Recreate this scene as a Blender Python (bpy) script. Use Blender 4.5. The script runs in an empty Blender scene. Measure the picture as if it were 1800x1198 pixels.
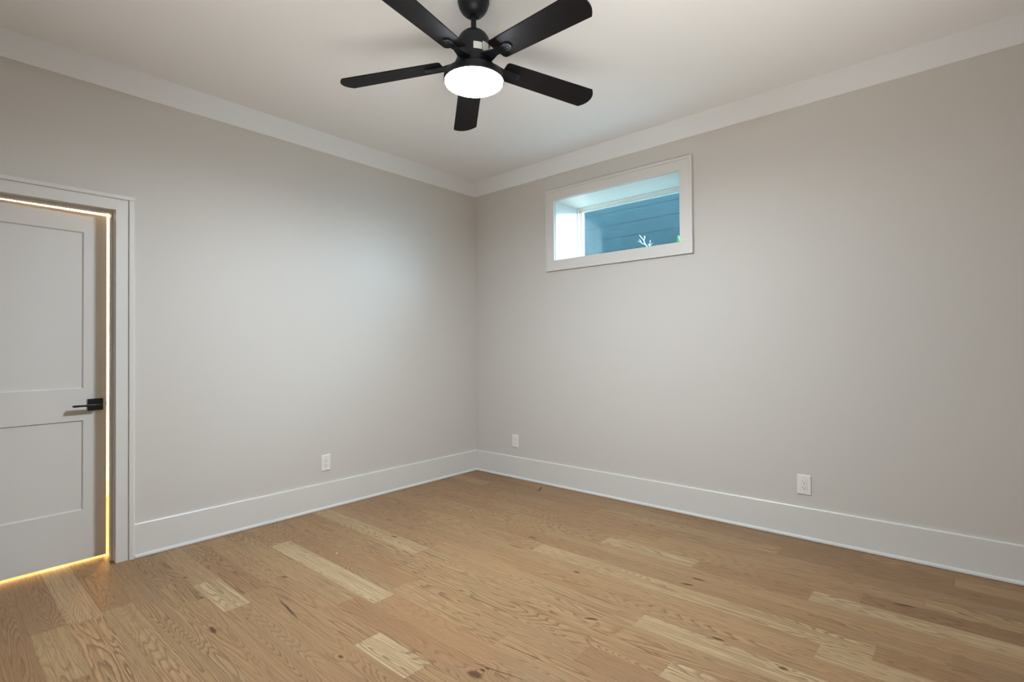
import bpy, bmesh, math, random
from mathutils import Vector, Matrix
random.seed(7)
sc = bpy.context.scene
C = sc.collection

# ------------------------------------------------------------------ camera
CAM = Vector((-3.6235, -3.6564, 1.2025))
yaw, pitch, roll = 0.72, 0.0128, -0.0087
F = Vector((math.cos(yaw)*math.cos(pitch), math.sin(yaw)*math.cos(pitch), math.sin(pitch)))
R0 = Vector((math.sin(yaw), -math.cos(yaw), 0))
U0 = R0.cross(F)
Rv = R0*math.cos(roll) + U0*math.sin(roll)
Uv = -R0*math.sin(roll) + U0*math.cos(roll)
cd = bpy.data.cameras.new('camera')
cam = bpy.data.objects.new('camera', cd); C.objects.link(cam)
M = Matrix((Rv, Uv, -F)).transposed().to_4x4()
M.translation = CAM
cam.matrix_world = M
cd.sensor_fit = 'HORIZONTAL'; cd.sensor_width = 36.0
cd.lens = 908.54/1800*36.0
cd.clip_start = 0.02; cd.clip_end = 200
sc.camera = cam

# ------------------------------------------------------------------ view, world, lights
sc.view_settings.view_transform = 'Standard'
sc.view_settings.look = 'None'
sc.view_settings.gamma = 1
sc.view_settings.use_curve_mapping = False
sc.view_settings.exposure = 0.24
sc.cycles.use_denoising = True
sc.cycles.max_bounces = 14
sc.cycles.diffuse_bounces = 10
sc.cycles.glossy_bounces = 6
sc.cycles.transparent_max_bounces = 12
sc.cycles.sample_clamp_indirect = 8.0

w = bpy.data.worlds.new('sky'); sc.world = w; w.use_nodes = True
wb = w.node_tree.nodes['Background']
wb.inputs[0].default_value = (0.33, 0.73, 1.0, 1)      # blue open shade seen by a camera balanced for the lamps
wb.inputs[1].default_value = 12.0

def light(name, typ, loc, energy, color, **kw):
    d = bpy.data.lights.new(name, typ); d.energy = energy; d.color = color
    for k, v in kw.items(): setattr(d, k, v)
    o = bpy.data.objects.new(name, d); C.objects.link(o); o.location = loc
    return o
# low winter sun raking along the outside wall, catches the left jamb of the window
s = light('sun', 'SUN', (4, -8, 5), 9.0, (0.88, 0.97, 1.0), angle=math.radians(3))
s.rotation_euler = Vector((-1, 2.85, -0.24)).to_track_quat('-Z', 'Y').to_euler()
# broad bright patch of sky low to the side, reaching the left wall through the window
b_ = light('bright_sky', 'SUN', (4, -6, 6), 5.0, (0.62, 0.88, 1.0), angle=math.radians(34))
b_.rotation_euler = Vector((-1, 1.0, -0.5)).to_track_quat('-Z', 'Y').to_euler()
# warm hallway ceiling lamps beyond the door
light('hallway_lamp', 'AREA', (-2.6, 0.95, 2.80), 180, (1.0, 0.69, 0.34), shape='DISK', size=0.3)
light('hallway_lamp', 'AREA', (-3.9, 0.95, 2.80), 140, (1.0, 0.69, 0.34), shape='DISK', size=0.3)
# soft fill lights added on the floor, out of view, to brighten the ceiling
for (ux, uy, uz), (ax, ay), en in (((-3.55, -3.6, .12), (.57, .50), 8), ((-4.0, -2.55, .12), (.62, .22), 9), ((-2.45, -4.05, .12), (.31, .42), 14.5)):
    fl = light('ceiling_fill', 'AREA', (ux, uy, uz), en, (1.0, 0.95, 0.87), shape='DISK', size=1.8, spread=math.radians(76))
    fl.rotation_euler = Vector((ax, ay, 1)).to_track_quat('-Z', 'Y').to_euler()
LAMP_STRENGTH = 352.0
LAMP_COLOR = (0.87, 0.965, 1.045, 1)

# ------------------------------------------------------------------ node helpers
class NT:
    def __init__(s, name):
        s.m = bpy.data.materials.new(name); s.m.use_nodes = True
        s.t = s.m.node_tree; s.n = s.t.nodes; s.p = s.n['Principled BSDF']
    def new(s, typ, **kw):
        o = s.n.new(typ)
        for k, v in kw.items(): setattr(o, k, v)
        return o
    def put(s, sock, v):
        if hasattr(v, 'is_linked') or isinstance(v, bpy.types.NodeSocket): s.t.links.new(v, sock)
        else: sock.default_value = v
    def math(s, op, a, b=None, c=None, clamp=False):
        o = s.n.new('ShaderNodeMath'); o.operation = op; o.use_clamp = clamp
        s.put(o.inputs[0], a)
        if b is not None: s.put(o.inputs[1], b)
        if c is not None: s.put(o.inputs[2], c)
        return o.outputs[0]
    def mix(s, f, a, b, blend='MIX'):
        o = s.n.new('ShaderNodeMix'); o.data_type = 'RGBA'; o.blend_type = blend
        s.put(o.inputs[0], f); s.put(o.inputs[6], a); s.put(o.inputs[7], b)
        return o.outputs[2]
    def comb(s, x, y, z):
        o = s.n.new('ShaderNodeCombineXYZ')
        s.put(o.inputs[0], x); s.put(o.inputs[1], y); s.put(o.inputs[2], z)
        return o.outputs[0]
    def noise(s, v, scale, detail=2, rough=.5, dist=0):
        o = s.n.new('ShaderNodeTexNoise')
        s.put(o.inputs['Vector'], v); o.inputs['Scale'].default_value = scale
        o.inputs['Detail'].default_value = detail; o.inputs['Roughness'].default_value = rough
        o.inputs['Distortion'].default_value = dist
        return o.outputs[0]
    def coord(s, out='Object'):
        return s.n.new('ShaderNodeTexCoord').outputs[out]
    def ramp(s, f, lo, hi, a=0.0, b=1.0, smooth=True):
        o = s.n.new('ShaderNodeMapRange')
        if smooth: o.interpolation_type = 'SMOOTHSTEP'
        s.put(o.inputs[0], f)
        for i, v in zip((1, 2, 3, 4), (lo, hi, a, b)): o.inputs[i].default_value = v
        return o.outputs[0]
    def bump(s, h, strength, dist):
        o = s.n.new('ShaderNodeBump'); o.inputs['Strength'].default_value = strength
        o.inputs['Distance'].default_value = dist
        s.put(o.inputs['Height'], h); s.t.links.new(o.outputs[0], s.p.inputs['Normal'])

def paint(name, col, rough, bump=0.0, bscale=120):
    t = NT(name)
    v = t.coord('Object')
    n = t.noise(v, 1.3, 3)
    c2 = tuple(x*0.975 for x in col[:3]) + (1,)
    t.put(t.p.inputs['Base Color'], t.mix(n, c2, tuple(col[:3]) + (1,)))
    t.p.inputs['Roughness'].default_value = rough
    if bump: t.bump(t.noise(v, bscale, 3, .6), bump, 0.001)
    return t.m

M_WALL = paint('greige_wall_paint', (0.60, 0.575, 0.54), 0.62, 0.25, 160)
M_CEIL = paint('ceiling_paint', (0.78, 0.79, 0.80), 0.75, 0.2, 140)
M_TRIM = paint('white_trim_enamel', (0.675, 0.665, 0.64), 0.38, 0.05, 60)
M_DOOR = paint('white_door_enamel', (0.66, 0.65, 0.63), 0.42, 0.05, 60)
M_HALL = paint('hallway_wall_paint', (0.78, 0.76, 0.72), 0.6, 0.2, 150)
M_PLASTIC = paint('white_outlet_plastic', (0.80, 0.79, 0.76), 0.28)
M_SLOT = paint('dark_slot', (0.03, 0.028, 0.025), 0.6)
M_SCREW = paint('painted_screw', (0.55, 0.54, 0.52), 0.35)
M_BLACK = paint('matte_black_metal', (0.008, 0.011, 0.014), 0.45)
M_BLACK.node_tree.nodes['Principled BSDF'].inputs['Specular IOR Level'].default_value = .3
M_HANDLE = paint('satin_black_lever', (0.006, 0.006, 0.006), 0.25)
M_STICKER = paint('pale_paper_sticker', (0.62, 0.64, 0.63), 0.6)
M_PRINT = paint('grey_print', (0.20, 0.21, 0.21), 0.6)
M_SOIL = paint('garden_soil_material', (0.10, 0.085, 0.06), 0.95, 1.0, 20)
M_TWIG = paint('pale_dry_bark', (0.70, 0.72, 0.66), 0.7)
M_LEAF = paint('fresh_green_leaf', (0.13, 0.40, 0.12), 0.5)
M_DEBRIS = paint('dark_debris', (0.035, 0.022, 0.012), 0.6)

def espresso():
    t = NT('espresso_blade_veneer')
    v = t.coord('UV')
    sep = t.new('ShaderNodeSeparateXYZ'); t.put(sep.inputs[0], v)
    vec = t.comb(t.math('MULTIPLY', sep.outputs[0], 3.0), t.math('MULTIPLY', sep.outputs[1], 60.0), 0.0)
    n = t.noise(vec, 1.0, 4, .6, .5)
    n2 = t.math('FRACT', t.math('MULTIPLY', t.noise(t.comb(t.math('MULTIPLY', sep.outputs[0], 4.0), t.math('MULTIPLY', sep.outputs[1], 14.0), 3.0), 1.0, 2), 7.0))
    g = t.math('ADD', t.math('MULTIPLY', n, .7), t.math('MULTIPLY', t.ramp(n2, .75, 1.0), .35), clamp=True)
    t.put(t.p.inputs['Base Color'], t.mix(g, (0.004, 0.0035, 0.004, 1), (0.013, 0.010, 0.010, 1)))
    t.p.inputs['Roughness'].default_value = .5
    t.p.inputs['Specular IOR Level'].default_value = .10
    return t.m
M_BLADE = espresso()

def lamp_mat():
    t = NT('lit_opal_diffuser')
    t.p.inputs['Base Color'].default_value = (0.9, 0.9, 0.9, 1)
    t.p.inputs['Emission Color'].default_value = LAMP_COLOR
    t.p.inputs['Emission Strength'].default_value = LAMP_STRENGTH
    return t.m
M_LAMP = lamp_mat()

def glass_mat():
    t = NT('window_glass')
    t.n.remove(t.p)
    out = t.n['Material Output']
    tr = t.new('ShaderNodeBsdfTransparent'); tr.inputs[0].default_value = (0.96, 0.985, 0.98, 1)
    gl = t.new('ShaderNodeBsdfGlossy'); gl.inputs['Roughness'].default_value = 0.0
    ge = t.new('ShaderNodeNewGeometry')
    dp = t.new('ShaderNodeVectorMath'); dp.operation = 'DOT_PRODUCT'
    t.t.links.new(ge.outputs['Incoming'], dp.inputs[0]); t.t.links.new(ge.outputs['Normal'], dp.inputs[1])
    k = t.math('SUBTRACT', 1.0, t.math('ABSOLUTE', dp.outputs['Value']), clamp=True)
    fr = t.math('ADD', t.math('MULTIPLY', t.math('POWER', k, 5.0), .95), .045)      # Schlick, same from both faces
    mx = t.new('ShaderNodeMixShader')
    t.t.links.new(fr, mx.inputs[0]); t.t.links.new(tr.outputs[0], mx.inputs[1]); t.t.links.new(gl.outputs[0], mx.inputs[2])
    t.t.links.new(mx.outputs[0], out.inputs[0])
    return t.m
M_GLASS = glass_mat()

def block_mat():
    t = NT('painted_concrete_block')
    v = t.coord('Object')
    sep = t.new('ShaderNodeSeparateXYZ'); t.put(sep.inputs[0], v)
    uv = t.comb(t.math('ADD', sep.outputs[1], 0.0), t.math('ADD', sep.outputs[2], 0.0), 0.0)
    wob = t.noise(v, 9, 3)
    uv2 = t.comb(sep.outputs[1], t.math('ADD', sep.outputs[2], t.math('MULTIPLY', t.math('SUBTRACT', wob, .5), .012)), 0.0)
    su = t.new('ShaderNodeSeparateXYZ'); t.put(su.inputs[0], uv2)
    row = t.math('DIVIDE', su.outputs[1], .191)
    rf = t.math('FRACT', t.math('ADD', row, 50.0)); rd = t.math('MINIMUM', rf, t.math('SUBTRACT', 1.0, rf))
    rowi = t.math('FLOOR', t.math('ADD', row, 50.0))
    cf = t.math('FRACT', t.math('ADD', t.math('DIVIDE', su.outputs[0], .392), t.math('MULTIPLY', rowi, .5)))
    cd_ = t.math('MINIMUM', cf, t.math('SUBTRACT', 1.0, cf))
    ml = t.math('MULTIPLY', t.ramp(rd, .016, .05, 1, 0), t.ramp(t.noise(v, 2.2, 3), .3, .6, .45, 1.0))
    mv = t.math('MULTIPLY', t.ramp(cd_, .003, .014, 1, 0), t.ramp(t.noise(v, 3.1, 2), .4, .65, .05, .5))
    tonev = t.noise(t.comb(t.math('FLOOR', t.math('ADD', t.math('DIVIDE', su.outputs[0], .392), t.math('MULTIPLY', rowi, .5))), rowi, 0.0), 3.7, 0)
    bcol = t.mix(tonev, (.0125, .0245, .027, 1), (.018, .0315, .034, 1))
    bcol = t.mix(t.math('MAXIMUM', ml, mv), bcol, (.002, .004, .006, 1))
    blot = t.noise(v, 5, 6, .7)
    grain = t.noise(v, 70, 4, .7)
    col = t.mix(t.ramp(blot, .4, .75, 0, .55), bcol, (.024, .039, .042, 1))
    col = t.mix(t.ramp(grain, .66, .74, 0, .5), col, (.09, .11, .115, 1))
    t.put(t.p.inputs['Base Color'], col)
    t.p.inputs['Roughness'].default_value = .9
    t.bump(grain, .5, .01)
    return t.m
M_BLOCK = block_mat()

# oak floor: every plank face carries (tone, hue, id) in a colour attribute
STREAKS = [  # x0,y0,x1,y1,width : mineral streaks and cracks
 (-2.485,-1.128,-2.515,-1.417,.007),(-2.795,-1.159,-2.797,-1.246,.012),(-1.663,-1.186,-1.668,-1.46,.004),
 (-1.871,-1.81,-1.867,-2.142,.003),(-2.067,-2.184,-2.044,-2.485,.003),(-2.237,-2.193,-2.18,-2.458,.003),
 (-1.487,-2.181,-1.493,-2.468,.003),(-.644,-3.382,-.629,-3.473,.012),(-1.469,-2.843,-1.464,-2.906,.009),
 (-1.081,-2.547,-1.062,-2.619,.010),(-.983,-2.563,-.979,-2.639,.010),(-1.075,-1.542,-1.068,-1.611,.011),
 (-1.256,-1.519,-1.24,-1.664,.006),(-1.314,-2.052,-1.312,-2.098,.012),(-1.683,-2.36,-1.653,-2.425,.010),
 (-2.707,-.517,-2.694,-.544,.008),(-2.723,-.829,-2.72,-.859,.007),(-1.637,-.853,-1.62,-.92,.010),
 (-1.714,-.745,-1.691,-.881,.003),(-2.361,-.907,-2.351,-.95,.008)]
KNOTS = [(-2.277,-2.280,.026),(-2.240,-2.283,.010),(-2.222,-2.29,.008),(-1.505,-3.129,.014),(-2.54,-1.80,.010),(-2.66,-1.22,.006)]
def floor_mat():
    t = NT('oak_plank_floor')
    v = t.coord('Object')
    sp = t.new('ShaderNodeSeparateXYZ'); t.put(sp.inputs[0], v)
    X, Y = sp.outputs[0], sp.outputs[1]
    at = t.new('ShaderNodeVertexColor', layer_name='plank')
    sa = t.new('ShaderNodeSeparateColor'); t.put(sa.inputs[0], at.outputs[0])
    tone, hue, pid = sa.outputs[0], sa.outputs[1], sa.outputs[2]
    Z = t.math('MULTIPLY', pid, 57.3)
    # knots bend the grain around them
    bend = None
    dark = None
    for kx, ky, r in KNOTS:
        dx = t.math('SUBTRACT', X, kx); dy = t.math('MULTIPLY', t.math('SUBTRACT', Y, ky), .55)
        d = t.math('SQRT', t.math('ADD', t.math('MULTIPLY', dx, dx), t.math('MULTIPLY', dy, dy)))
        k = t.ramp(d, 0, r*3.2, 1, 0)
        bend = k if bend is None else t.math('ADD', bend, k)
        kd = t.ramp(d, r*.35, r*.95, .85, 0)
        dark = kd if dark is None else t.math('MAXIMUM', dark, kd)
    wig = t.math('MULTIPLY', t.math('SUBTRACT', t.noise(v, 14, 3), .5), .012)
    Xw = t.math('ADD', X, wig)
    for x0, y0, x1, y1, wd in STREAKS:
        L = math.hypot(x1-x0, y1-y0); ux, uy = (x1-x0)/L, (y1-y0)/L
        mx, my = (x0+x1)/2, (y0+y1)/2
        dx = t.math('SUBTRACT', Xw, mx); dy = t.math('SUBTRACT', Y, my)
        a = t.math('ADD', t.math('MULTIPLY', dx, ux), t.math('MULTIPLY', dy, uy))
        b = t.math('ADD', t.math('MULTIPLY', dx, -uy), t.math('MULTIPLY', dy, ux))
        aa = t.math('DIVIDE', a, L*.55); bb = t.math('DIVIDE', b, wd)
        d = t.math('ADD', t.math('MULTIPLY', aa, aa), t.math('MULTIPLY', bb, bb))
        kd = t.ramp(d, .1, 1.0, .9, 0)
        dark = t.math('MAXIMUM', dark, kd)
    # cathedral grain: contour lines of a stretched field
    vec = t.comb(t.math('MULTIPLY', X, 8.6), t.math('MULTIPLY', Y, .72), Z)
    field = t.noise(vec, 1.0, 1.6, .45, .25)
    fine = t.noise(t.comb(t.math('MULTIPLY', X, 30.0), t.math('MULTIPLY', Y, 6.0), Z), 1.0, 3, .6)
    fsum = t.math('ADD', t.math('MULTIPLY', field, 40.0), t.math('MULTIPLY', fine, .9))
    fsum = t.math('ADD', fsum, t.math('MULTIPLY', bend, 1.6))
    saw = t.math('FRACT', fsum)
    ring = t.math('MULTIPLY', t.ramp(saw, .40, .90), t.ramp(saw, .90, 1.0, 1, 0))
    amt = t.noise(t.comb(t.math('MULTIPLY', X, 4.0), t.math('MULTIPLY', Y, .8), t.math('ADD', Z, 11.0)), 1.0, 2)
    ring = t.math('MULTIPLY', ring, t.ramp(amt, .34, .60, .30, .92))
    # pores: short dark dashes along the grain
    pore = t.noise(t.comb(t.math('MULTIPLY', X, 330.0), t.math('MULTIPLY', Y, 9.0), Z), 1.0, 2, .6)
    pore = t.ramp(pore, .50, .68, 0, 1)
    fib = t.noise(t.comb(t.math('MULTIPLY', X, 90.0), t.math('MULTIPLY', Y, 2.2), Z), 1.0, 3, .6)
    warm = t.mix(hue, (0.470, 0.350, 0.195, 1), (0.475, 0.285, 0.155, 1))
    base = t.mix(t.ramp(tone, 0, 1, 0, 1, False), (0.265, 0.155, 0.078, 1), warm)
    base = t.mix(t.ramp(tone, .76, 1.0, 0, .50, False), base, (0.60, 0.500, 0.330, 1))
    darkc = t.mix(.72, base, (0.105, 0.055, 0.024, 1))
    col = t.mix(t.math('MULTIPLY', ring, .92), base, darkc)
    col = t.mix(t.math('MULTIPLY', pore, t.math('ADD', .22, t.math('MULTIPLY', ring, .35))), col, (0.16, 0.09, 0.045, 1))
    col = t.mix(t.math('MAXIMUM', t.ramp(fib, .42, .70, 0, .42), t.ramp(t.noise(t.comb(t.math('MULTIPLY', X, 170.0), t.math('MULTIPLY', Y, 1.1), Z), 1.0, 2, .5), .55, .63, 0, .55)), col, (0.24, 0.15, 0.08, 1))
    patch = t.noise(t.comb(t.math('MULTIPLY', X, 5.0), t.math('MULTIPLY', Y, 1.4), t.math('ADD', Z, 5.0)), 1.0, 2)
    col = t.mix(t.ramp(patch, .45, .8, 0, .30), col, (0.33, 0.27, 0.17, 1))
    # seams between planks
    fx = t.math('FRACT', t.math('DIVIDE', t.math('ADD', X, 20*.1228+.007), .1228))
    ex = t.math('MINIMUM', fx, t.math('SUBTRACT', 1.0, fx))
    col = t.mix(t.ramp(ex, .002, .011, .42, 0), col, (0.10, 0.058, 0.03, 1))
    col = t.mix(dark, col, (0.075, 0.036, 0.014, 1))
    col = t.mix(1.0, col, (.87, .82, .76, 1), 'MULTIPLY')
    t.put(t.p.inputs['Base Color'], col)
    t.put(t.p.inputs['Roughness'], t.math('ADD', .40, t.math('MULTIPLY', pore, .16)))
    t.p.inputs['Specular IOR Level'].default_value = .22
    h = t.math('SUBTRACT', t.math('MULTIPLY', pore, -.4), t.ramp(ex, .002, .012, 1.0, 0))
    t.bump(h, .25, .0006)
    return t.m
M_FLOOR = floor_mat()

# ------------------------------------------------------------------ mesh helpers
def link(name, me, mat, parent=None, smooth=False):
    o = bpy.data.objects.new(name, me); C.objects.link(o)
    if mat: me.materials.append(mat)
    if parent: o.parent = parent
    if smooth:
        for p in me.polygons: p.use_smooth = True
    return o
class MB:
    def __init__(s): s.bm = bmesh.new()
    def box(s, x0, x1, y0, y1, z0, z1, bev=0.0, seg=1, mat=None):
        vs = [s.bm.verts.new((x, y, z)) for x in (x0, x1) for y in (y0, y1) for z in (z0, z1)]
        idx = [(0,1,3,2),(4,6,7,5),(0,4,5,1),(2,3,7,6),(0,2,6,4),(1,5,7,3)]
        fs = [s.bm.faces.new([vs[i] for i in f]) for f in idx]
        bmesh.ops.recalc_face_normals(s.bm, faces=fs)
        if bev:
            es = list({e for f in fs for e in f.edges})
            bmesh.ops.bevel(s.bm, geom=es, offset=bev, segments=seg, profile=.5, affect='EDGES')
        return s
    def prism(s, pts, axis, a, b):
        """pts: closed 2-D outline; extruded along axis from a to b"""
        def P(p, t):
            if axis == 'x': return (t, p[0], p[1])
            if axis == 'y': return (p[0], t, p[1])
            return (p[0], p[1], t)
        A = [s.bm.verts.new(P(p, a)) for p in pts]; B = [s.bm.verts.new(P(p, b)) for p in pts]
        n = len(pts); fs = [s.bm.faces.new(A), s.bm.faces.new(list(reversed(B)))]
        for i in range(n): fs.append(s.bm.faces.new((A[i], B[i], B[(i+1) % n], A[(i+1) % n])))
        bmesh.ops.recalc_face_normals(s.bm, faces=fs)
        return s
    def lathe(s, prof, seg=48, c=(0, 0)):
        rings = []
        for r, z in prof:
            if r < 1e-6: rings.append([s.bm.verts.new((c[0], c[1], z))])
            else: rings.append([s.bm.verts.new((c[0]+r*math.cos(2*math.pi*i/seg), c[1]+r*math.sin(2*math.pi*i/seg), z)) for i in range(seg)])
        fs = []
        for a, b in zip(rings, rings[1:]):
            for i in range(seg):
                j = (i+1) % seg
                if len(a) == 1 and len(b) == 1: continue
                if len(a) == 1: fs.append(s.bm.faces.new((a[0], b[i], b[j])))
                elif len(b) == 1: fs.append(s.bm.faces.new((a[i], b[0], a[j])))
                else: fs.append(s.bm.faces.new((a[i], b[i], b[j], a[j])))
        bmesh.ops.recalc_face_normals(s.bm, faces=fs)
        return s
    def tube(s, pts, rad, seg=8):
        pts = [Vector(p) for p in pts]; rs = rad if isinstance(rad, (list, tuple)) else [rad]*len(pts)
        rings = []
        for i, p in enumerate(pts):
            d = (pts[min(i+1, len(pts)-1)] - pts[max(i-1, 0)]).normalized()
            u = d.orthogonal().normalized() if i == 0 else (u - d*u.dot(d)).normalized()
            v = d.cross(u)
            rings.append([s.bm.verts.new(p + rs[i]*(u*math.cos(2*math.pi*k/seg)+v*math.sin(2*math.pi*k/seg))) for k in range(seg)])
        fs = []
        for a, b in zip(rings, rings[1:]):
            for k in range(seg): fs.append(s.bm.faces.new((a[k], b[k], b[(k+1) % seg], a[(k+1) % seg])))
        fs += [s.bm.faces.new(rings[0]), s.bm.faces.new(rings[-1])]
        bmesh.ops.recalc_face_normals(s.bm, faces=fs)
        return s
    def build(s, name, mat, parent=None, smooth=False):
        me = bpy.data.meshes.new(name); s.bm.to_mesh(me); s.bm.free()
        o = link(name, me, mat, parent)
        if smooth:
            me.shade_smooth() if hasattr(me, 'shade_smooth') else None
            for p in me.polygons: p.use_smooth = True
            try: me.set_sharp_from_angle(angle=math.radians(32))
            except Exception: pass
        return o
def empty(name, loc):
    o = bpy.data.objects.new(name, None); C.objects.link(o); o.location = loc; o.empty_display_size = .1
    return o
def tag(o, label=None, cat=None, group=None, kind=None):
    if label: o['label'] = label
    if cat: o['category'] = cat
    if group: o['group'] = group
    if kind: o['kind'] = kind
    return o

# ------------------------------------------------------------------ room shell
CZ = 2.85                                   # ceiling height
XL, YF, YH = -5.0, -5.1, 1.72             # far room limits, hallway far wall
WT = 0.13                                   # left wall thickness
# floor : one mesh, one face per plank
WP, OFF = .1228, -.007
OV = {   # column : list of (y where the plank ends, going towards the camera, tone, hue) ; None = random
 17: [(.30, .5,.4), (-.44, .55, .6), (-1.535, .97, .1), (-3.2, .52, .75)],
 18: [(-.2, .5, .5), (-1.413, .62, .3), (-3.4, .42, .95)],
 19: [(.2, .5, .6), (-.9, .60, .5), (-1.772, .55, .6), (-2.10, .96, .2), (-3.3, .55, .5)],
 20: [(-.10, .6, .3), (-.965, .40, .85), (-1.415, .50, .55), (-2.7, .48, .5)],
 21: [(-.67, .62, .4), (-1.077, .93, .1), (-2.9, .52, .55)],
 22: [(-.55, .45, .5), (-.86, .55, .3), (-2.6, .55, .55)],
 23: [(-.72, .42, .4), (-2.6, .62, .45)],
 14: [(-.5, .4, .5), (-1.3, .55, .5), (-2.797, .64, .45), (-4.2, .93, .15)],
 15: [(-.7, .5, .6), (-1.503, .52, .7), (-2.503, .64, .5), (-4.1, .36, .95)],
 16: [(-1.483, .48, .8), (-2.20, .66, .4), (-3.8, .60, .55)],
 13: [(-1.21, .86, .1), (-2.425, .70, .3), (-4.0, .64, .55)],
 12: [(-.35, .5, .5), (-1.211, .5, .5), (-2.558, .66, .4), (-3.6, .90, .15)],
 11: [(-1.0, .45, .5), (-2.3, .62, .6), (-4.1, .66, .5)],
 10: [(-.8, .4, .5), (-1.9, .60, .3), (-3.2, .66, .45)],
 9:  [(-.6, .35, .4), (-1.7, .62, .5), (-3.371, .84, .2), (-4.2, .36, .6)],
 8:  [(-1.3, .55, .4), (-2.1, .48, .6), (-3.6, .50, .5)],
 7:  [(-.4, .5, .5), (-1.6, .62, .4), (-2.6, .66, .4), (-4.2, .62, .5)],
 6:  [(-1.1, .42, .5), (-1.95, .6, .3), (-2.518, .88, .1), (-3.080, .34, .9), (-4.3, .90, .1)],
 5:  [(-.9, .52, .5), (-2.03, .5, .6), (-2.797, .66, .4), (-3.267, .50, .6), (-4.2, .12, .3)],
 4:  [(-1.4, .46, .5), (-2.2, .40, .6), (-3.5, .56, .4)],
 3:  [(-.7, .35, .6), (-1.9, .5, .5), (-3.1, .50, .5), (-4.3, .38, .5)],
 2:  [(-1.6, .34, .6), (-2.82, .70, .1), (-4.2, .22, .5)],
 1:  [(-.93, .30, .8), (-2.3, .40, .5), (-3.6, .22, .5)],
 0:  [(-.5, .30, .7), (-1.9, .34, .6), (-3.2, .20, .6)],
}
def build_floor():
    bm = bmesh.new(); lay = bm.loops.layers.float_color.new('plank')
    n = -1
    while True:
        x1 = OFF - WP*n; x0 = x1 - WP
        if x1 < XL: break
        xa, xb = max(x0, XL), min(x1, .12)
        segs = []
        y = YH
        if n in OV:
            lst = list(OV[n])
            rnd = random.Random(n*31+5)
            top = lst[0][0]
            while y > top + 1.4:
                ny = y - rnd.uniform(.5, 1.1); segs.append((y, ny, rnd.uniform(.3, .7), rnd.random())); y = ny
            for ye, tn, hu in lst:
                if ye < YF: ye = YF
                segs.append((y, ye, tn, hu)); y = ye
        rnd = random.Random(n*97+13)
        while y > YF:
            ny = max(YF, y - rnd.uniform(.45, 1.5))
            tn = rnd.choice([.25, .4, .5, .55, .6, .66, .72, .8, .93]) + rnd.uniform(-.04, .04)
            segs.append((y, ny, tn, rnd.random())); y = ny
        for ya, yb, tn, hu in segs:
            vs = [bm.verts.new(p) for p in ((xa, yb, 0), (xb, yb, 0), (xb, ya, 0), (xa, ya, 0))]
            f = bm.faces.new(vs)
            pid = random.random()
            for l in f.loops: l[lay] = (tn, hu, pid, 1)
        n += 1
    # underside slab so the floor has thickness
    for a in (((XL, YF), (.12, YF), (.12, YH), (XL, YH)),):
        vs = [bm.verts.new((p[0], p[1], -.06)) for p in reversed(a)]; bm.faces.new(vs)
    me = bpy.data.meshes.new('floor'); bm.to_mesh(me); bm.free()
    return link('floor', me, M_FLOOR)
tag(build_floor(), 'natural oak plank floor with mixed pale and reddish boards', 'floor', kind='structure')

o = MB().box(XL-.1, .33, YF-.1, YH+.1, CZ, CZ+.1).build('ceiling', M_CEIL)
tag(o, 'smooth white ceiling above the black fan', 'ceiling', kind='structure')

# left wall (y = 0 .. WT) with the door opening
DX0, DX1, DZ = -3.678, -2.900, 2.012          # clear opening between jambs
m = MB()
m.box(XL, DX0-.02, 0, WT, 0, CZ); m.box(DX1+.02, .33, 0, WT, 0, CZ); m.box(DX0-.02, DX1+.02, 0, WT, DZ+.02, CZ)
tag(m.build('wall_left', M_WALL), 'greige painted wall with the white door', 'wall', kind='structure')
# right wall (x = 0 .. .33) with the window opening
WY0, WY1, WZ0, WZ1 = -2.125, -.985, 1.945, 2.486
m = MB()
m.box(0, .33, WY1, 0, 0, CZ); m.box(0, .33, YF, WY0, 0, CZ)
m.box(0, .33, WY0, WY1, 0, WZ0); m.box(0, .33, WY0, WY1, WZ1, CZ)
tag(m.build('wall_right', M_WALL), 'greige painted wall with the small high window', 'wall', kind='structure')
tag(MB().box(XL-.1, .33, YF-.1, YF, 0, CZ).build('wall_front', M_WALL), 'greige painted wall behind the viewer', 'wall', kind='structure')
tag(MB().box(XL-.1, XL, YF, 0, 0, CZ).build('wall_back', M_WALL), 'greige painted side wall out of view', 'wall', kind='structure')
m = MB().box(XL-.1, .33, YH, YH+.1, 0, CZ).box(XL-.1, XL, 0, YH, 0, CZ).box(-1.3, -1.2, WT, YH, 0, CZ)
tag(m.build('wall_hallway', M_HALL), 'pale hallway wall in warm light behind the door', 'wall', kind='structure')

# white frieze band under the ceiling
def band(name, along, label):
    if along == 'x':
        m = MB().prism([(0, 2.700), (-.010, 2.700), (-.0125, 2.704), (-.0125, CZ), (0, CZ)], 'x', XL, 0)
    else:
        m = MB().prism([(0, 2.700), (-.010, 2.700), (-.0125, 2.704), (-.0125, CZ), (0, CZ)], 'y', YF, -.0125)
    tag(m.build(name, M_CEIL), label, 'trim', kind='structure')
band('trim_1', 'x', 'flat white crown band along the top of the door wall')
band('trim_2', 'y', 'flat white crown band along the top of the window wall')

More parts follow.
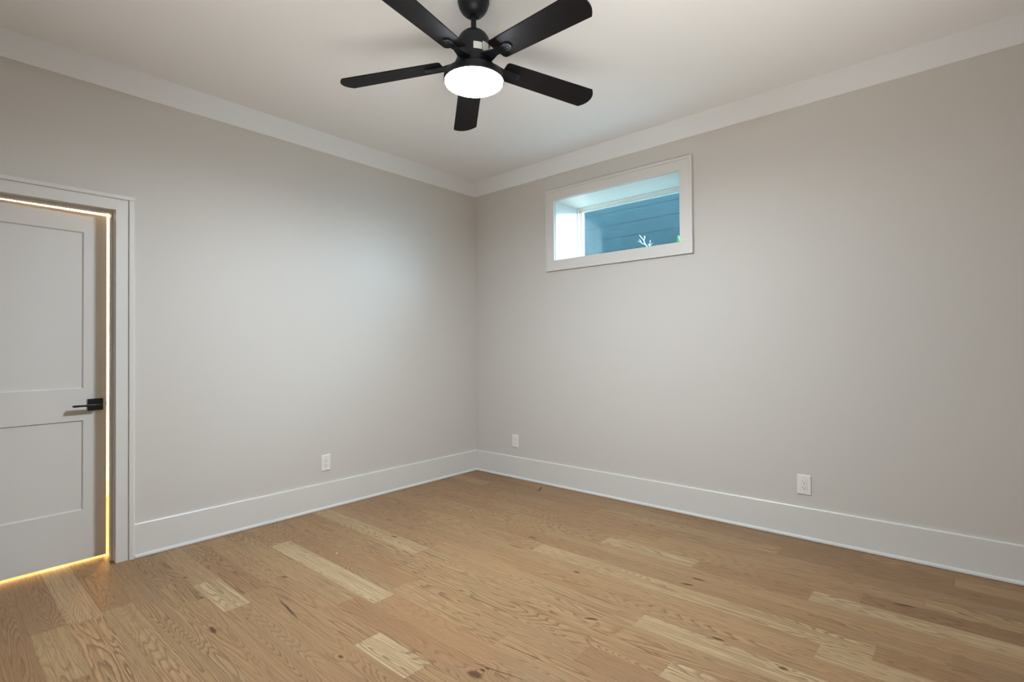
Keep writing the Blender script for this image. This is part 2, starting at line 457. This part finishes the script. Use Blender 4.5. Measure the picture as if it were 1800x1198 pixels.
# baseboards with shoe moulding as a child
CO = -2.809   # outer edge of door casing
def baseboard(name, along, runs, label):
    prof = [(0, 0), (-.015, 0), (-.015, .192), (-.012, .1965), (0, .1965)]
    shoe = [(-.0152, .002), (-.027, .002), (-.027, .009), (-.0245, .0155), (-.0205, .0185), (-.0152, .0195)]
    m, s = MB(), MB()
    for a, b in runs:
        m.prism(prof, along, a, b); s.prism(shoe, along, a, b - (.0 if along == 'x' else .0))
    o = tag(m.build(name, M_TRIM), label, 'baseboard', kind='structure')
    s.build('shoe_molding', M_TRIM, o)
baseboard('baseboard_left', 'x', [(CO, 0), (XL, DX0-.105)], 'tall white baseboard along the door wall')
baseboard('baseboard_right', 'y', [(YF, -.0152)], 'tall white baseboard along the window wall')
baseboard_h = MB().box(XL, -1.3, YH-.015, YH, 0, .14).build('baseboard_hallway', M_TRIM)
tag(baseboard_h, 'white baseboard of the hallway glimpsed through the door gap', 'baseboard', kind='structure')

# ------------------------------------------------------------------ door casing and jamb
tr = MB()
ci, cg, co = -2.898, -2.8390, -2.8384
li, lg, lo = -3.680, -3.7390, -3.7396
tr.box(ci, cg, -.018, 0, 0, 2.0728, .0006)                     # right leg
tr.box(lg, li, -.018, 0, 0, 2.0728, .0006)                     # left leg
tr.box(li, ci, -.018, 0, 2.010, 2.0728, .0006)                 # head
casing = tr.build('trim_3', M_TRIM)
tag(casing, 'white door casing with raised outer backband', 'door casing', kind='structure')
b = MB()
b.prism([(co, 0), (co, -.0235), (co+.004, -.0265), (CO-.006, -.0265), (CO, -.021), (CO, 0)], 'z', 0, 2.0735)
b.prism([(lo, 0), (lo, -.0235), (lo-.004, -.0265), (lo-.024, -.0265), (lo-.0285, -.021), (lo-.0285, 0)], 'z', 0, 2.0735)
b.prism([(0, 2.0735), (-.0235, 2.0735), (-.0265, 2.0775), (-.0265, 2.094), (-.021, 2.0995), (0, 2.0995)], 'x', lo-.0285, CO)
b.build('backband', M_TRIM, casing)
j = MB()
j.box(DX1, DX1+.02, 0.0, WT+.004, 0, DZ+.02, .001).box(DX0-.02, DX0, 0.0, WT+.004, 0, DZ+.02, .001).box(DX0, DX1, 0.0, WT+.004, DZ, DZ+.02, .001)
j.build('jamb', M_TRIM, casing)
st = MB()
st.box(DX1-.0095, DX1, .040, .080, 0, DZ, .001).box(DX0, DX0+.0095, .040, .080, 0, DZ, .001).box(DX0+.0095, DX1-.0095, .040, .080, 1.997, DZ, .001)
st.build('door_stop', M_TRIM, casing)
hc = MB().box(ci, ci+.085, WT, WT+.016, 0, 2.095).box(li-.085, li, WT, WT+.016, 0, 2.095).box(li, ci, WT, WT+.016, 2.014, 2.095)
hc.build('hallway_casing', M_TRIM, casing)

# ------------------------------------------------------------------ door leaf (hinged left, ajar into the hallway)
ANG = math.radians(3.6)
door = empty('door_1', (-3.675, .081, 0)); door.rotation_euler = (0, math.radians(.08), ANG)
tag(door, 'white two-panel door standing slightly ajar with warm light around its edge', 'door', kind='structure')
LW, LT, LZ0, LZ1 = .762, .035, .0235, 1.9965
xs = [0, .107, .107+.547, LW]     # stiles
xs[2] = LW - .107
zs = [LZ0, .305, .812, .992, 1.884, LZ1]
leaf = MB()
leaf.box(0, xs[1], 0, LT, LZ0, LZ1).box(xs[2], LW, 0, LT, LZ0, LZ1)
for a, bb in ((LZ0, .305), (.812, .992), (1.884, LZ1)): leaf.box(xs[1], xs[2], 0, LT, a, bb)
leaf.build('door_frame', M_DOOR, door)
for z0, z1 in ((.305, .812), (.992, 1.884)):
    p = MB(); p.box(xs[1]-.004, xs[2]+.004, .009, LT-.009, z0-.004, z1+.004)
    # small sloped sticking around the recessed panel
    for (a, c_) in ((z0, z0+.006), (z1, z1-.006)):
        p.prism([(0.0012, a), (.009, a), (.009, c_)], 'x', xs[1], xs[2])
    for (a, c_) in ((xs[1], xs[1]+.006), (xs[2], xs[2]-.006)):
        p.prism([(a, 0.0012), (a, .009), (c_, .009)], 'z', z0, z1)
    p.build('door_panel', M_DOOR, door)
# lever handle : square rose + flat lever
hx, hz = .709, .8975
h = MB(); h.box(hx-.035, hx+.035, -.0095, 0, hz-.0335, hz+.0335, .0008)
rose = h.build('handle_rose', M_HANDLE, door)
l = MB()
l.box(hx-.010, hx+.012, -.050, -.009, hz-.006, hz+.006, .003, 2)
l.box(hx-.112, hx+.013, -.066, -.040, hz-.0055, hz+.0050, .0015, 2)
l.build('lever', M_HANDLE, rose, True)
lt = MB().box(LW, LW+.0012, .006, .029, hz-.028, hz+.028).box(LW+.001, LW+.006, .012, .023, hz-.009, hz+.009, .002)
lt.build('latch_plate', M_SCREW, door)
for hzz in (.22, 1.0, 1.78):
    MB().tube([(-.004, LT+.004, hzz-.045), (-.004, LT+.004, hzz+.045)], .006, 10).build('hinge', M_BLACK, door)
# strike plate on the right jamb
MB().box(DX1-.0012, DX1, .088, .118, .865, .925).build('strike_plate', M_SCREW, casing)

# ------------------------------------------------------------------ window
win = empty('window_1', (0, -1.557, WZ0))
tag(win, 'small high window with white casing, set deep in the wall', 'window', kind='structure')
inv = Matrix.Translation((0, 1.557, -WZ0))
def wbuild(mb, name, mat, smooth=False):
    bmesh.ops.transform(mb.bm, matrix=inv, verts=mb.bm.verts)
    return mb.build(name, mat, win, smooth)
oy0, oy1, oz0, oz1 = -2.211, -.903, 1.865, 2.568      # casing outer
iy0, iy1, iz0, iz1 = -2.116, -.989, 1.955, 2.476      # casing inner
cz = MB()
T = -.019
cz.box(T, 0, oy0, oy1, iz1, oz1, .0015).box(T, 0, oy0, oy1, oz0, iz0, .0015)
cz.box(T, 0, oy0, iy0, iz0, iz1, .0015).box(T, 0, iy1, oy1, iz0, iz1, .0015)
wbuild(cz, 'window_casing', M_TRIM)
bb = MB(); B = -.026; q = .020
bb.box(B, T, oy0, oy1, oz1-q, oz1, .002).box(B, T, oy0, oy0+q, oz0, oz1-q, .002).box(B, T, oy1-.012, oy1, oz0, oz1-q, .002)
wbuild(bb, 'casing_backband', M_TRIM)
# drywall-return liner (jamb extension) 6 mm inside the casing
ly0, ly1, lz0, lz1 = iy0-.004, iy1-.006, iz0-.004, iz1-.005
ly0 = iy0+.005
ln = MB()
D = .42
ln.box(-.002, D, ly1, WY1, WZ0, WZ1).box(-.002, D, WY0, ly0, WZ0, WZ1)
ln.box(-.002, D, ly0, ly1, lz1, WZ1).box(-.002, D, ly0, ly1, WZ0, iz0+.004)
wbuild(ln, 'window_liner', M_TRIM)
lz0 = iz0+.004
fr = MB()
def ring(m, x0, x1, a, wd, bev=.0015):
    y0, y1, z0, z1 = ly0+a, ly1-a, lz0+a, lz1-a
    m.box(x0, x1, y0, y1, z1-wd, z1, bev).box(x0, x1, y0, y1, z0, z0+wd, bev)
    m.box(x0, x1, y0, y0+wd, z0+wd, z1-wd, bev).box(x0, x1, y1-wd, y1, z0+wd, z1-wd, bev)
ring(fr, .330, .415, 0, .011)
ring(fr, .352, .410, .011, .008)
ring(fr, .365, .405, .019, .012)
wbuild(fr, 'window_frame', M_TRIM)
g = MB().box(.383, .387, ly0+.026, ly1-.026, lz0+.026, lz1-.026)
wbuild(g, 'window_pane', M_GLASS)

# ------------------------------------------------------------------ outside the window
soil = MB(); soil.box(.42, 3.0, -9, 4, 1.70, 1.88)
tag(soil.build('garden_ground', M_SOIL), 'dark soil strip outside the window at sill level', 'ground', kind='structure')
tag(MB().box(.33, .42, YF-.1, .33, -.1, 1.90).box(.33, .42, YF-.1, WY0, 1.90, 3.0).box(.33, .42, WY1, .33, 1.90, 3.0).box(.33, .42, WY0, WY1, 2.50, 3.0).build('wall_exterior', M_BLOCK), 'outer face of the window wall', 'wall', kind='structure')
rw = MB().box(0, .2, -3.4, 6.0, -1.30, .80)
rwo = rw.build('retaining_wall', M_BLOCK); rwo.location = (3.0, .01, 2.972)
tag(rwo, 'blue-grey concrete block retaining wall seen through the window', 'block wall', kind='structure')

# pale bare twig
def twig():
    X = .62
    segs = [([(X,-1.56,1.875),(X,-1.552,1.98),(X,-1.545,2.085),(X,-1.518,2.124),(X,-1.507,2.156),(X,-1.487,2.178),(X,-1.469,2.203)], .0052),
            ([(X,-1.530,2.106),(X,-1.505,2.119),(X,-1.490,2.126),(X,-1.470,2.145),(X,-1.451,2.149)], .0042),
            ([(X,-1.490,2.126),(X,-1.476,2.156),(X,-1.466,2.163)], .0028),
            ([(X,-1.510,2.146),(X,-1.518,2.165),(X,-1.516,2.190)], .0034),
            ([(X,-1.516,2.166),(X,-1.524,2.186)], .0024),
            ([(X,-1.552,1.98),(X,-1.560,2.04),(X,-1.566,2.087),(X,-1.571,2.112),(X,-1.575,2.141)], .0044),
            ([(X,-1.566,2.087),(X,-1.557,2.103),(X,-1.551,2.112)], .0026),
            ([(X,-1.569,2.100),(X,-1.580,2.103),(X,-1.589,2.114)], .0026),
            ([(X,-1.573,2.125),(X,-1.568,2.136)], .0022)]
    m = MB()
    for n_, (pts, r) in enumerate(segs):
        n = len(pts)
        m.tube([Vector((p[0]+.006*math.sin(n_*2.1)*(i > 0), p[1], p[2])) for i, p in enumerate(pts)], [r*(1-.5*i/(n-1)) for i in range(n)], 6)
    return m.build('twig', M_TWIG)
tag(twig(), 'pale bare forked twig standing outside the window against the block wall', 'twig')
def leafy():
    e = empty('leafy_plant', (.62, -1.842, 1.88))
    tag(e, 'bright green leaf tip of a plant at the lower right corner of the window', 'plant')
    MB().tube([(0, 0, 0), (.0, .003, .10), (0, .006, .17)], [.004, .003, .002], 6).build('stem', M_LEAF, e)
    for base, tip, wd in (((0,.006,.165),(.0,.011,.264),.017), ((0,.004,.14),(.02,-.07,.20),.022), ((0,.002,.12),(-.03,-.06,.15),.02), ((0,.004,.10),(.03,.02,.17),.014)):
        b_, t_ = Vector(base), Vector(tip); d = t_-b_; side = d.cross(Vector((1, .2, 0))).normalized(); up = side.cross(d).normalized()
        m = MB(); N = 6; top, bot = [], []
        L_, R_, M_ = [], [], []
        for i in range(N+1):
            s_ = i/N; ww = wd*math.sin(math.pi*min(1, s_*.92+.04))**.8
            c_ = b_ + d*s_ - up*.012*s_*s_
            L_.append(m.bm.verts.new(c_-side*ww+up*.004)); M_.append(m.bm.verts.new(c_)); R_.append(m.bm.verts.new(c_+side*ww+up*.004))
        for i in range(N):
            m.bm.faces.new((L_[i], M_[i], M_[i+1], L_[i+1])); m.bm.faces.new((M_[i], R_[i], R_[i+1], M_[i+1]))
        o = m.build('leaf', M_LEAF, e, True)
        sd = o.modifiers.new('thickness', 'SOLIDIFY'); sd.thickness = .0008
leafy()

# ------------------------------------------------------------------ wall outlets (decora style, front faces local -Y)
def outlet(loc, rz, wid, hei, label):
    e = empty('wall_outlet', loc); e.rotation_euler = (0, 0, rz)
    tag(e, label, 'outlet', 'white duplex wall outlets')
    W, H = wid/2, hei/2
    m = MB(); t = .0062
    # plate with sloped rim and a rectangular opening
    ow, oh = .0175, .0345
    def frame_ring(a, b_, ya, yb):
        A = [m.bm.verts.new((x, ya, z)) for x, z in ((-a[0], -a[1]), (a[0], -a[1]), (a[0], a[1]), (-a[0], a[1]))]
        Bv = [m.bm.verts.new((x, yb, z)) for x, z in ((-b_[0], -b_[1]), (b_[0], -b_[1]), (b_[0], b_[1]), (-b_[0], b_[1]))]
        for i in range(4): m.bm.faces.new((A[i], A[(i+1)%4], Bv[(i+1)%4], Bv[i]))
    frame_ring((W, H), (W, H), 0, -.003)
    frame_ring((W, H), (W-.0035, H-.0035), -.003, -t)
    frame_ring((W-.0035, H-.0035), (ow, oh), -t, -t)
    frame_ring((ow, oh), (ow, oh), -t, -.001)
    bmesh.ops.recalc_face_normals(m.bm, faces=m.bm.faces)
    m.build('cover_plate', M_PLASTIC, e)
    r = MB().box(-ow+.0006, ow-.0006, -t-.0018, -.001, -oh+.0006, oh-.0006, .0012)
    rec = r.build('receptacle', M_PLASTIC, e)
    s_ = MB()
    for zc in (.017, -.017):
        s_.box(-.0078, -.0056, -t-.0022, -t-.0012, zc-.001, zc+.0075).box(.0056, .0074, -t-.0022, -t-.0012, zc, zc+.0070)
        s_.prism([(.0030*math.cos(a), zc-.0085+.0030*math.sin(a)) for a in [i*math.pi/6 for i in range(12)]], 'y', -t-.0022, -t-.0012)
    s_.build('socket_slots', M_SLOT, rec)
    for zc in (.0485, -.0485):
        q = MB()
        q.prism([(.0032*math.cos(a), zc+.0032*math.sin(a)) for a in [i*math.pi/6 for i in range(12)]], 'y', -t-.0008, -t+.001)
        q.box(-.0026, .0026, -t-.0010, -t-.0008, zc-.0004, zc+.0004)
        q.build('screw', M_SCREW, e)
outlet((-1.607, 0, .3445), 0, .073, .120, 'white wall outlet on the door wall, left of the corner')
outlet((0, -.511, .339), -math.pi/2, .073, .118, 'white wall outlet under the window, just right of the corner')
outlet((0, -2.889, .334), -math.pi/2, .078, .122, 'large white wall outlet on the window wall, far right of the window')

# small curl of dark debris on the floor and a paint fleck
def arc(c, r, a0, a1, n=7): return [(c[0]+r*math.cos(a0+(a1-a0)*i/n), c[1]+r*math.sin(a0+(a1-a0)*i/n), .0022) for i in range(n+1)]
d = MB(); d.tube([(-.125,-.905,.003), (-.150,-.925,.012), (-.170,-.930,.008), (-.185,-.938,.0025), (-.205,-.948,.0025), (-.224,-.943,.0025)], .0026, 6)
tag(d.build('wood_splinter', M_DEBRIS), 'small curled dark splinter lying on the floor near the window wall', 'debris')
d = MB().lathe([(0, .0030), (.003, .0026), (.0042, .0008), (.0042, 0)], 10, (-2.010, -.853))
tag(d.build('paint_fleck', M_TRIM), 'tiny white paint fleck on the pinkish floor boards', 'debris')

# ------------------------------------------------------------------ ceiling fan
FX, FY = -1.9227, -1.9420
fan = empty('ceiling_fan', (FX, FY, CZ))
tag(fan, 'black five-blade ceiling fan with a glowing round light, hanging from the ceiling', 'ceiling fan')
def flathe(prof, name, mat, seg=64, parent=fan):
    return MB().lathe([(r, z-CZ) for r, z in prof], seg).build(name, mat, parent, True)
flathe([(0, CZ-.0005), (.066, CZ-.0005), (.0715, CZ-.004), (.0735, CZ-.012), (.0740, CZ-.030), (.0715, CZ-.034), (.0700, CZ-.042), (.066, CZ-.054), (.058, CZ-.068), (.046, CZ-.081), (.034, CZ-.089), (.026, CZ-.091), (.020, CZ-.086), (0, CZ-.086)], 'canopy', M_BLACK)
flathe([(0, 2.80), (.0125, 2.80), (.0125, 2.700), (.0135, 2.700), (.0135, 2.690), (0, 2.690)], 'downrod', M_BLACK, 24)
housing = flathe([(0, 2.702), (.0145, 2.702), (.0155, 2.700), (.017, 2.694), (.024, 2.688), (.036, 2.684), (.050, 2.677), (.062, 2.666), (.071, 2.652), (.0765, 2.636), (.0785, 2.618), (.0790, 2.558), (.0800, 2.556), (.0815, 2.553), (.0815, 2.545), (.078, 2.541), (.070, 2.540), (0, 2.540)], 'motor_housing', M_BLACK)
flathe([(0, 2.5395), (.086, 2.5395), (.089, 2.535), (.089, 2.512), (.084, 2.508), (0, 2.508)], 'blade_hub', M_BLACK)
flathe([(0, 2.5075), (.080, 2.5075), (.092, 2.503), (.118, 2.494), (.133, 2.486), (.1405, 2.476), (.1415, 2.466), (.1415, 2.452), (.1385, 2.448), (.134, 2.448), (.132, 2.455), (0, 2.455)], 'light_kit', M_BLACK)
flathe([(0, 2.4545), (.1315, 2.4545), (.1340, 2.446), (.1335, 2.441), (.128, 2.4375), (.11, 2.435), (.07, 2.4335), (0, 2.433)], 'light_diffuser', M_LAMP)

# curved stickers on the motor housing
def sticker(a0, a1, z0, z1, prints, skew=0):
    m = MB(); N = 6; r = .0797
    A = [[m.bm.verts.new((rr*math.cos(a0+(a1-a0)*i/N), rr*math.sin(a0+(a1-a0)*i/N), z-CZ+skew*i/N)) for i in range(N+1)] for rr, z in ((r, z0), (r, z1), (r-.0006, z1), (r-.0006, z0))]
    for k in range(4):
        for i in range(N): m.bm.faces.new((A[k][i], A[k][i+1], A[(k+1) % 4][i+1], A[(k+1) % 4][i]))
    bmesh.ops.recalc_face_normals(m.bm, faces=m.bm.faces)
    s_ = m.build('sticker', M_STICKER, housing); s_['label'] = 'pale paper sticker'
    if prints:
        m = MB(); r = .0799
        for f0, f1, g0, g1 in prints:
            n = 3
            P = [[m.bm.verts.new((r*math.cos(a0+(a1-a0)*(f0+(f1-f0)*i/n)), r*math.sin(a0+(a1-a0)*(f0+(f1-f0)*i/n)), z0+(z1-z0)*g-CZ+skew*(f0+(f1-f0)*i/n))) for i in range(n+1)] for g in (g0, g1)]
            for i in range(n): m.bm.faces.new((P[0][i], P[0][i+1], P[1][i+1], P[1][i]))
        m.build('printed_lines', M_PRINT, s_)
camdir = math.atan2(CAM.y-FY, CAM.x-FX)
sticker(camdir-.02, camdir+.50, 2.5645, 2.5965, [])
sticker(camdir+.54, camdir+1.00, 2.561, 2.605, [(.3, .8, .84, .88), (.2, .5, .62, .65)])
sticker(camdir+1.10, camdir+1.45, 2.567, 2.593, [])

# blades
PH, PITCH, HWT, HWR, DROOP, TX, TY = 2.1330, -.1818, .0682, .0590, .0648, .0006, -.0121
ZR = 2.5328
for k in range(5):
    a = PH - k*math.radians(72)
    e = Vector((math.cos(a), math.sin(a), 0)); t = Vector((-math.sin(a), math.cos(a), 0))
    n0 = (t*math.cos(PITCH) + Vector((0, 0, 1))*math.sin(PITCH))
    def P(r, s_, dz=0.0, e=e, t=t, n0=n0):
        p = e*r + Vector((0, 0, -DROOP*(r-.15)))
        p = p + Vector((0, 0, TX*p.x + TY*p.y)) + n0*s_
        return p + Vector((0, 0, ZR-CZ+dz))
    # outline in (r, s): rounded root corners, gently bowed tip
    def hw(r): return HWR + (HWT-HWR)*(r-.15)/.48
    out = []
    for i in range(5):
        b_ = math.pi/2*i/4; out.append((.168-.016*math.sin(b_), -(hw(.16)-.016+.016*math.cos(b_))))
    for i in range(5):
        b_ = math.pi/2*i/4; out.append((.168-.016*math.cos(b_), (hw(.16)-.016+.016*math.sin(b_))))
    for i in range(1, 7): r = .168+(.626-.168)*i/6; out.append((r, hw(r)))
    N = 14
    for i in range(N+1):
        s_ = 1-2*i/N; out.append((.629 + .031*(1-abs(s_)**2.2), s_*hw(.63)))
    for i in range(5, 0, -1): r = .168+(.626-.168)*i/6; out.append((r, -hw(r)))
    m = MB(); uvl = m.bm.loops.layers.uv.new('UVMap')
    lo_ = [m.bm.verts.new(P(r, s_)) for r, s_ in out]; hi_ = [m.bm.verts.new(P(r, s_, .0055)) for r, s_ in out]
    fl = m.bm.faces.new(lo_); fh = m.bm.faces.new(list(reversed(hi_)))
    for f, seq in ((fl, out), (fh, list(reversed(out)))):
        for l_, (r, s_) in zip(f.loops, seq): l_[uvl].uv = (r+k*3.1, s_)
    for i in range(len(out)):
        j_ = (i+1) % len(out)
        f = m.bm.faces.new((lo_[i], hi_[i], hi_[j_], lo_[j_]))
        for l_ in f.loops: l_[uvl].uv = (0, 0)
    bmesh.ops.recalc_face_normals(m.bm, faces=m.bm.faces)
    blade = m.build('blade', M_BLADE, fan)
    # bracket: arm from the hub and a ribbed pad under the blade
    m = MB()
    pad = []
    for i in range(13):
        b_ = math.pi*i/12 - math.pi/2; pad.append((.222+.018*math.cos(b_), .021*math.sin(b_)))
    pad += [(.165, .021), (.145, .018), (.105, .030), (.080, .034), (.080, -.034), (.105, -.030), (.145, -.018), (.165, -.021)]
    A = [m.bm.verts.new(P(r, s_, -.0065)) for r, s_ in pad]; B_ = [m.bm.verts.new(P(r, s_, -.0008)) for r, s_ in pad]
    m.bm.faces.new(A); m.bm.faces.new(list(reversed(B_)))
    for i in range(len(pad)): m.bm.faces.new((A[i], B_[i], B_[(i+1) % len(pad)], A[(i+1) % len(pad)]))
    for sc_ in (-.012, 0, .012):      # raised ribs
        q = [m.bm.verts.new(P(r, s_, dz)) for r, s_, dz in ((.172, sc_-.0035, -.0065), (.230, sc_-.0035, -.0065), (.230, sc_+.0035, -.0065), (.172, sc_+.0035, -.0065), (.176, sc_-.0015, -.011), (.226, sc_-.0015, -.011), (.226, sc_+.0015, -.011), (.176, sc_+.0015, -.011))]
        for f in ((4,5,6,7), (0,1,5,4), (1,2,6,5), (2,3,7,6), (3,0,4,7), (0,3,2,1)): m.bm.faces.new([q[i] for i in f])
    bmesh.ops.recalc_face_normals(m.bm, faces=m.bm.faces)
    m.build('blade_bracket', M_BLACK, blade)
